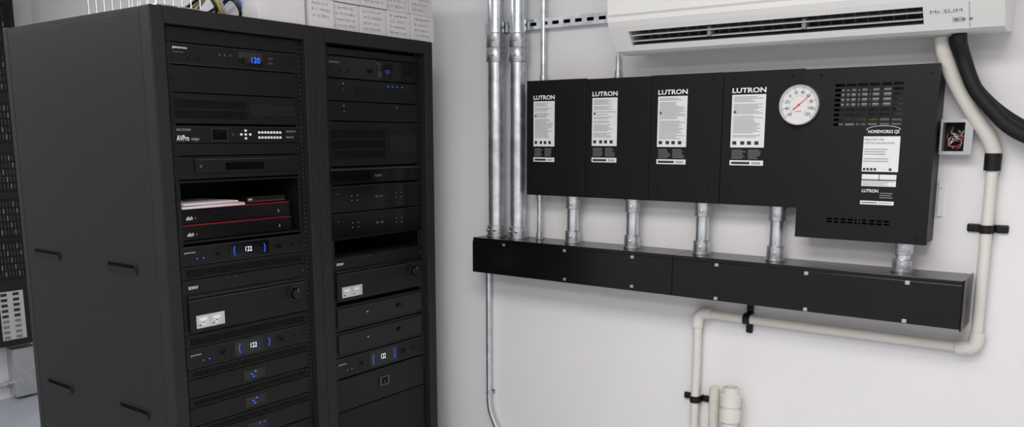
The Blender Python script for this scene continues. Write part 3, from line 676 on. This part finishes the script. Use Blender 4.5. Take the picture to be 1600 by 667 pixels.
m = MB(); prism(m, full, AX0, OX0, M.ac); prism(m, full, OX1, AX1, M.ac); prism(m, cut, OX0, OX1, M.ac, (4,5,6)); m.build('housing', t)
m = MB(); prism(m, [(.236,.104),(.2435,.112),(.2435,.25),(.238,.262),(.232,.25)], AX0+.006, AX1-.006, M.ac); m.build('front_panel', t)
def blade(m, d0, z0, d1, z1, th, mm):
    v = Vector((d1-d0, z1-z0)).normalized(); n = Vector((-v.y, v.x))*th/2
    q = [(d0+n.x, z0+n.y), (d1+n.x, z1+n.y), (d1-n.x, z1-n.y), (d0-n.x, z0-n.y)]
    vs = [(x, YW-d, ZA+z) for x in (OX0+.002, OX1-.002) for d, z in q]
    m.add(vs, [(0,1,2,3),(7,6,5,4),(0,4,5,1),(1,5,6,2),(2,6,7,3),(3,7,4,0)], mm, None, False)
m = MB(); blade(m, .168, .040, .190, .034, .003, M.finl); m.build('louver_blade', t)
m = MB(); blade(m, .178, .058, .203, .050, .003, M.finl); m.build('louver_blade', t)
n = 26
for i in range(n):
    x = OX0+.015+(OX1-OX0-.03)*i/(n-1)
    m = MB(); q = [(.134,.052),(.156,.041),(.176,.068),(.158,.082)]
    m.add([(x, YW-d, ZA+z) for d, z in q]+[(x+.002, YW-d, ZA+z) for d, z in q],
        [(3,2,1,0),(4,5,6,7),(0,1,5,4),(1,2,6,5),(2,3,7,6),(3,0,4,7)], M.fin, None, False); m.build('fin', t)
for f in (.31, .64):
    x = OX0+(OX1-OX0)*f
    m = MB(); m.box(x-.006, x+.006, YW-.198, YW-.165, ZA+.032, ZA+.060, M.fin, .001); m.build('blade_bracket', t)
o3 = Vector((0, YW-.172, ZA+.007)); uv = Vector((0, -.054, .069)).normalized(); ov = Vector((1,0,0)).cross(uv)
TS = Matrix(((1,uv.x,ov.x,0),(0,uv.y,ov.y,o3.y),(0,uv.z,ov.z,o3.z),(0,0,0,1)))
xt0 = onY(1452, 30, 2.39).x; xt1 = onY(1502, 30, 2.39).x
m = MB(TS); m.text('Mr.SLIM', xt0, xt1, .048, .058, .0012, M.fin); m.build('lettering', t)
m = MB(TS); m.box(xt0+.05, xt1+.004, .020, .034, 0, .001, M.finl, .0004)
for i in range(3): m.box(xt0+.055+.016*i, xt0+.063+.016*i, .024, .030, .001, .0014, M.fin)
m.build('indicator_window', t)
m = MB(TS); m.box(xt1+.014, xt1+.017, .004, .075, 0, .0006, M.finl); m.build('seam', t)
# ---------------------------------------------------------------- lines leaving the air conditioner
def P(u, v, Y): return tuple(onY(u, v, Y))
XP = -.288; YPP = YW-.03
pts = spline([P(1472, 66, 2.52), P(1478, 92, 2.53), P(1493, 130, 2.54), P(1519, 175, 2.55), P(1543, 212, 2.56), (XP, YPP, onY(1552, 238, YPP).z), (XP, YPP, onY(1552, 250, YPP).z)], 8)
t = thing('insulated_hose', 'white wrapped hose curving down from the air conditioner to the drain pipe', 'hose', pts[-1])
m = MB(); m.tube([Vector((pts[0].x, pts[0].y, ZA-.001))]+pts[1:], .0195, M.wrap, 18); m.build('wrap', t)
zt = onY(1552, 250, YPP).z
m = MB(); m.tube([(XP, YPP, zt+.018), (XP, YPP, zt-.028)], .0208, M.strap, 18); m.build('tape', t, 'black tape band')
ze = 1.65-.578; xe = onY(1091, 490, YPP).x; rp = .0145
t = thing('drain_pipe', 'long white plastic drain pipe running under the black wireway', 'pipe', (XP, YPP, 0))
def arc(c, r, a0, a1, n=8): return [(c[0]+r*math.cos(a0+(a1-a0)*i/n), YPP, c[1]+r*math.sin(a0+(a1-a0)*i/n)) for i in range(n+1)]
m = MB(); m.tube([(XP, YPP, zt-.029), (XP, YPP, ze+.03)], rp, M.pvc, 18); m.build('riser', t)
m = MB(); m.tube([(XP-.03, YPP, ze), (xe+.03, YPP, ze)], rp, M.pvc, 18); m.build('run', t)
m = MB(); m.tube([(xe, YPP, ze-.03), (xe, YPP, .002)], rp, M.pvc, 18); m.build('drop', t)
for cc, a in (((XP-.022, ze+.022), (0, -math.pi/2)), ((xe+.022, ze-.022), (math.pi/2, math.pi))):
    pa_ = arc(cc, .022, *a); m = MB(); 
    d0 = (Vector(pa_[0])-Vector(pa_[1])).normalized(); d1 = (Vector(pa_[-1])-Vector(pa_[-2])).normalized()
    m.tube([Vector(pa_[0])+d0*.026]+pa_+[Vector(pa_[-1])+d1*.026], rp+.0048, M.pvc, 18)
    m.build('elbow', t)
# black refrigerant lines
for i, (lab, dv, Y_) in enumerate((('thick black insulated line curving from the air conditioner, nearer the wall', 0, 2.548), ('thick black insulated line curving from the air conditioner, outer one', 8, 2.500))):
    pts = spline([P(1492+6*i, 62, 2.52-.045*i), P(1500+6*i, 92, Y_), P(1516+6*i, 128+dv, Y_), P(1543+4*i, 160+dv, Y_), P(1576, 186+dv*1.4, Y_), P(1612, 205+dv*1.4, Y_), P(1650, 215+dv*1.4, Y_), P(1690, 220+dv*1.4, 2.57-.03*i), P(1705+8*i, 222+dv*2.4, 2.60)], 7)
    m = MB(); pts[0] = Vector((pts[0].x, pts[0].y, ZA-.001)); m.tube(pts, .0185, M.rubber, 16)
    tag(m.build('refrigerant_line'), lab, 'hose', 'black insulated refrigerant lines')
# black pipe clamps
def clamp(label, x, z, horizontal_pipe):
    c = .03
    t = thing('pipe_clamp', label, 'clamp', (x, YW, z), 'black pipe clamps')
    def Q(s, w, c): return (x+w, z+s, c) if horizontal_pipe else (x+s, z+w, c)
    m = MB(W(YW)); r = rp+.0035; w = .011
    prof = [(-r, .0)]+[(r*math.cos(math.pi-math.pi*k/10), c+r*math.sin(math.pi*k/10)) for k in range(11)]+[(r, .0)]
    inn = [(-rp-.0006, .0)]+[((rp+.0006)*math.cos(math.pi-math.pi*k/10), c+(rp+.0006)*math.sin(math.pi*k/10)) for k in range(11)]+[(rp+.0006, .0)]
    n = len(prof); vs = [Q(s, ww, cc) for ww in (-w, w) for s, cc in prof]+[Q(s, ww, cc) for ww in (-w, w) for s, cc in inn]
    fs = []
    for k in range(n-1):
        fs += [(k, k+1, n+k+1, n+k), (2*n+k, 3*n+k, 3*n+k+1, 2*n+k+1), (k, 2*n+k, 2*n+k+1, k+1), (n+k, n+k+1, 3*n+k+1, 3*n+k)]
    m.add(vs, fs, M.strap); m.build('band', t)
    for sg in (-1, 1):
        m = MB(W(YW)); s0, s1 = sg*(r+.0004), sg*(r+.032)
        if horizontal_pipe: m.box(x-w, x+w, z+s0, z+s1, .0005, .012, M.strap, .004)
        else: m.box(x+s0, x+s1, z-w, z+w, .0005, .012, M.strap, .004)
        q = Q(sg*(r+.018), 0, .012); m.rev(q, (0,0,1), [(0,.005),(.003,.004)], M.rubber, 12); m.build('foot', t)
clamp('black pipe clamp high on the pipe beside the largest panel', XP, onY(1541, 358, YPP).z, False)
clamp('black pipe clamp on the level run under the wireway', onY(1168, 492, YPP).x, ze, True)
clamp('black pipe clamp low on the dropping pipe near the picture bottom', xe, onY(1087, 623, YPP).z, False)
# ---------------------------------------------------------------- short drain standpipe and beige pipe at the bottom
xs_ = onY(1141, 630, 2.53).x; zs_ = onY(1141, 604, 2.53).z
t = thing('standpipe', 'white plastic standpipe with stacked collars near the floor', 'pipe', (xs_, 2.53, 0))
m = MB(); m.tube([(xs_, 2.53, .002), (xs_, 2.53, zs_-.05)], .026, M.pvc, 24); m.build('pipe', t)
m = MB(); m.rev((xs_, 2.53, zs_-.115), (0,0,1), [(0,.027),(.001,.034),(.034,.034),(.036,.029),(.050,.029),(.052,.033),(.088,.033),(.090,.027),(.1145,.027),(.1145,.022),(.07,.022)], M.pvc, 28); m.build('collar', t)
m = MB(); m.rev((xs_, 2.53, zs_-.044), (0,0,1), [(0,.0215),(.0005,.0215)], M.void, 24); m.build('opening', t)
xg = onY(1115, 640, 2.575).x; zg = onY(1115, 607, 2.575).z
m = MB(); m.tube([(xg, 2.575, .002), (xg, 2.575, zg)], .0165, M.beige, 18); m.rev((xg, 2.575, zg), (0,0,1), [(0,.0165),(.004,.0175),(.006,.015)], M.beige, 18)
tag(m.build('stub_pipe'), 'plain beige stub pipe beside the white standpipe', 'pipe')
# ---------------------------------------------------------------- open junction box and wall plate at the right
YJ = 2.55
a0, b1 = pw(1466, 188, YJ); a1, b0 = pw(1514, 240, YJ); a0 = max(a0, XQ1+.004)
t = thing('junction_box', 'open grey steel junction box with loose wires beside largest panel', 'junction box', ((a0+a1)/2, YW, b0))
m = MB(W(YW)); th = .003
m.box(a0, a1, b0, b1, .0005, .003, M.grey)
for q in ((a0, a0+th, b0, b1), (a1-th, a1, b0, b1), (a0+th, a1-th, b0, b0+th), (a0+th, a1-th, b1-th, b1)): m.box(*q, .003, .05, M.grey)
m.build('box', t)
m = MB(W(YW)); m.holes(a0-.002, a1+.006, b0-.003, b1+.003, [(a0+.004, a1-.014, b0+.006, b1-.006)], .0502, .054, M.grey); m.build('rim', t)
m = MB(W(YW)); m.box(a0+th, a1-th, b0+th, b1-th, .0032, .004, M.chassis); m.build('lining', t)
rj = random.Random(3)
for i in range(14):
    mm = (M.wred, M.cblk, M.cgry, M.cgry, M.wred, M.cblk, M.term)[i % 7]
    cx = rj.uniform(a0+.02, a1-.03); cz = rj.uniform(b0+.025, b1-.025); pp = []
    an0 = rj.uniform(0, 6.28); rr = rj.uniform(.008, .018)
    for k in range(6):
        an = an0+k*rj.uniform(.7, 1.0); pp.append((min(max(cx+rr*math.cos(an), a0+.006), a1-.006), min(max(cz+rr*math.sin(an), b0+.006), b1-.006), .010+.007*k*(1 if k < 4 else .6)))
    m = MB(W(YW)); m.tube(spline(pp, 5), .0018, mm, 8); m.build('wire', t)
a1, b1 = pw(1463, 283, YW-.006); _, b0 = pw(1459, 338, YW-.006)
if a1-XQ1 < .012: a1 = XQ1+.014
m = MB(W(YW)); m.box(XQ1+.0015, a1+.002, b0, b1, .0005, .008, M.label, .002); m.rev(((XQ1+a1)/2+.002, b1-.02, .008), (0,0,1), [(0,.003),(.001,.0025)], M.screw, 10)
tag(m.build('wall_plate'), 'narrow white wall plate peeking out beside the largest black panel', 'wall plate')
# ---------------------------------------------------------------- things on the far left wall
XK = XL+.14; T = Rk(XL)
ky1 = onX(44, 500, XK).y+.09; ky0 = ky1-.85; kz0 = onX(20, 541, XK).z; kz1 = 2.5
t = thing('patch_cabinet', 'tall black wall cabinet full of fine wiring at the far left', 'cabinet', (XL+.07, (ky0+ky1)/2, kz0))
m = MB(T); m.box(ky0, ky1, kz0, kz1, .0005, .13, M.rack, .003); m.build('body', t)
zq = [.78, 1.04, 1.32, 1.62, 1.92, 2.2]
for i, z in enumerate(zq):
    m = MB(T); m.box(ky0+.02, ky1-.03, z, z+.24, .13, .135, M.dev, .002)
    for r in range(5):
        for c in range(39): m.box(ky0+.035+c*.0195, ky0+.041+c*.0195, z+.02+r*.043, z+.05+r*.043, .135, .137, M.edge if (c*7+r*3) % 4 else M.inkg)
    m.build('wiring_block', t)
m = MB(T); lz1 = onX(20, 455, XK).z; lz0 = onX(20, 531, XK).z; la0 = onX(2, 490, XK).y; la1 = onX(40, 490, XK).y
m.box(la0, la1, lz0, lz1, .13, .131, M.sheet)
for c in range(2):
    for r in range(9):
        aa = la0+.008+c*(la1-la0)*.5; hh = (lz1-lz0)/9
        m.box(aa, aa+(la1-la0)*.26, lz0+r*hh+.006, lz0+r*hh+hh*.72, .131, .132, M.inkk if r > 3 else M.inkg)
m.build('label_sheet', t, 'white label sheet with rows of dark entries')
XJ = XL+.10
ja0, jz1 = pr(20, 547, XJ); ja1, jz0 = pr(52, 614, XJ)
jz0 = max(jz0, .02); jz1 = min(jz1, kz0-.002)
t = thing('pull_box', 'light grey wall box low down under the far left cabinet', 'junction box', (XL+.05, (ja0+ja1)/2, jz0))
m = MB(T); m.box(ja0, ja1+.05, jz0, jz1, .0005, .095, M.grey, .003); m.build('body', t)
m = MB(T); m.box(ja0-.004, ja1+.054, jz0-.003, jz1+.001, .0952, .1, M.grey, .001); m.build('cover', t)
zz = onX(8, 601, XL+.03).z
m = MB(); m.tube([(XL+.03, ja0-.001, zz), (XL+.03, ja0-.9, zz)], .014, M.zinc, 14); m.rev((XL+.03, ja0-.001, zz), (0,-1,0), [(0,.02),(.03,.02),(.031,.015)], M.zincd, 14)
tag(m.build('level_conduit'), 'level steel conduit running into the light grey wall box', 'conduit')
# ---------------------------------------------------------------- light
def area(loc, sx, sy, e, col=(1,1,1), rot=(0,0,0)):
    L = bpy.data.lights.new('ceiling_lamp', 'AREA'); L.shape = 'RECTANGLE'; L.size = sx; L.size_y = sy; L.energy = e; L.color = col
    o = bpy.data.objects.new('ceiling_lamp', L); o.location = loc; o.rotation_euler = rot; COL.objects.link(o)
area((-.5, .5, 2.72), 1.5, .9, 50, (1,.975,.955))
area((-.2, -1.3, 2.72), 1.5, .9, 58, (1,.975,.955))
area((-3.9, .9, 2.72), 1.5, .9, 37, (.97,.98,1))
w = bpy.data.worlds.new('room_ambient'); bpy.context.scene.world = w; w.use_nodes = True
bg = w.node_tree.nodes['Background']; bg.inputs['Color'].default_value = (1,.98,.97,1); bg.inputs['Strength'].default_value = .62
bpy.context.scene.view_settings.view_transform = 'Standard'
# ---------------------------------------------------------------- camera
cd = bpy.data.cameras.new('camera'); cd.sensor_width = 36; cd.lens = 36*FP*ZK/1600
cd.shift_x = (ZU-PX)*ZK/1600; cd.shift_y = (PY-ZV)*ZK/1600
cd.clip_start = .02
co = bpy.data.objects.new('camera', cd); co.location = CAM; co.rotation_euler = (math.pi/2-TA, 0, TH); COL.objects.link(co)
bpy.context.scene.camera = co
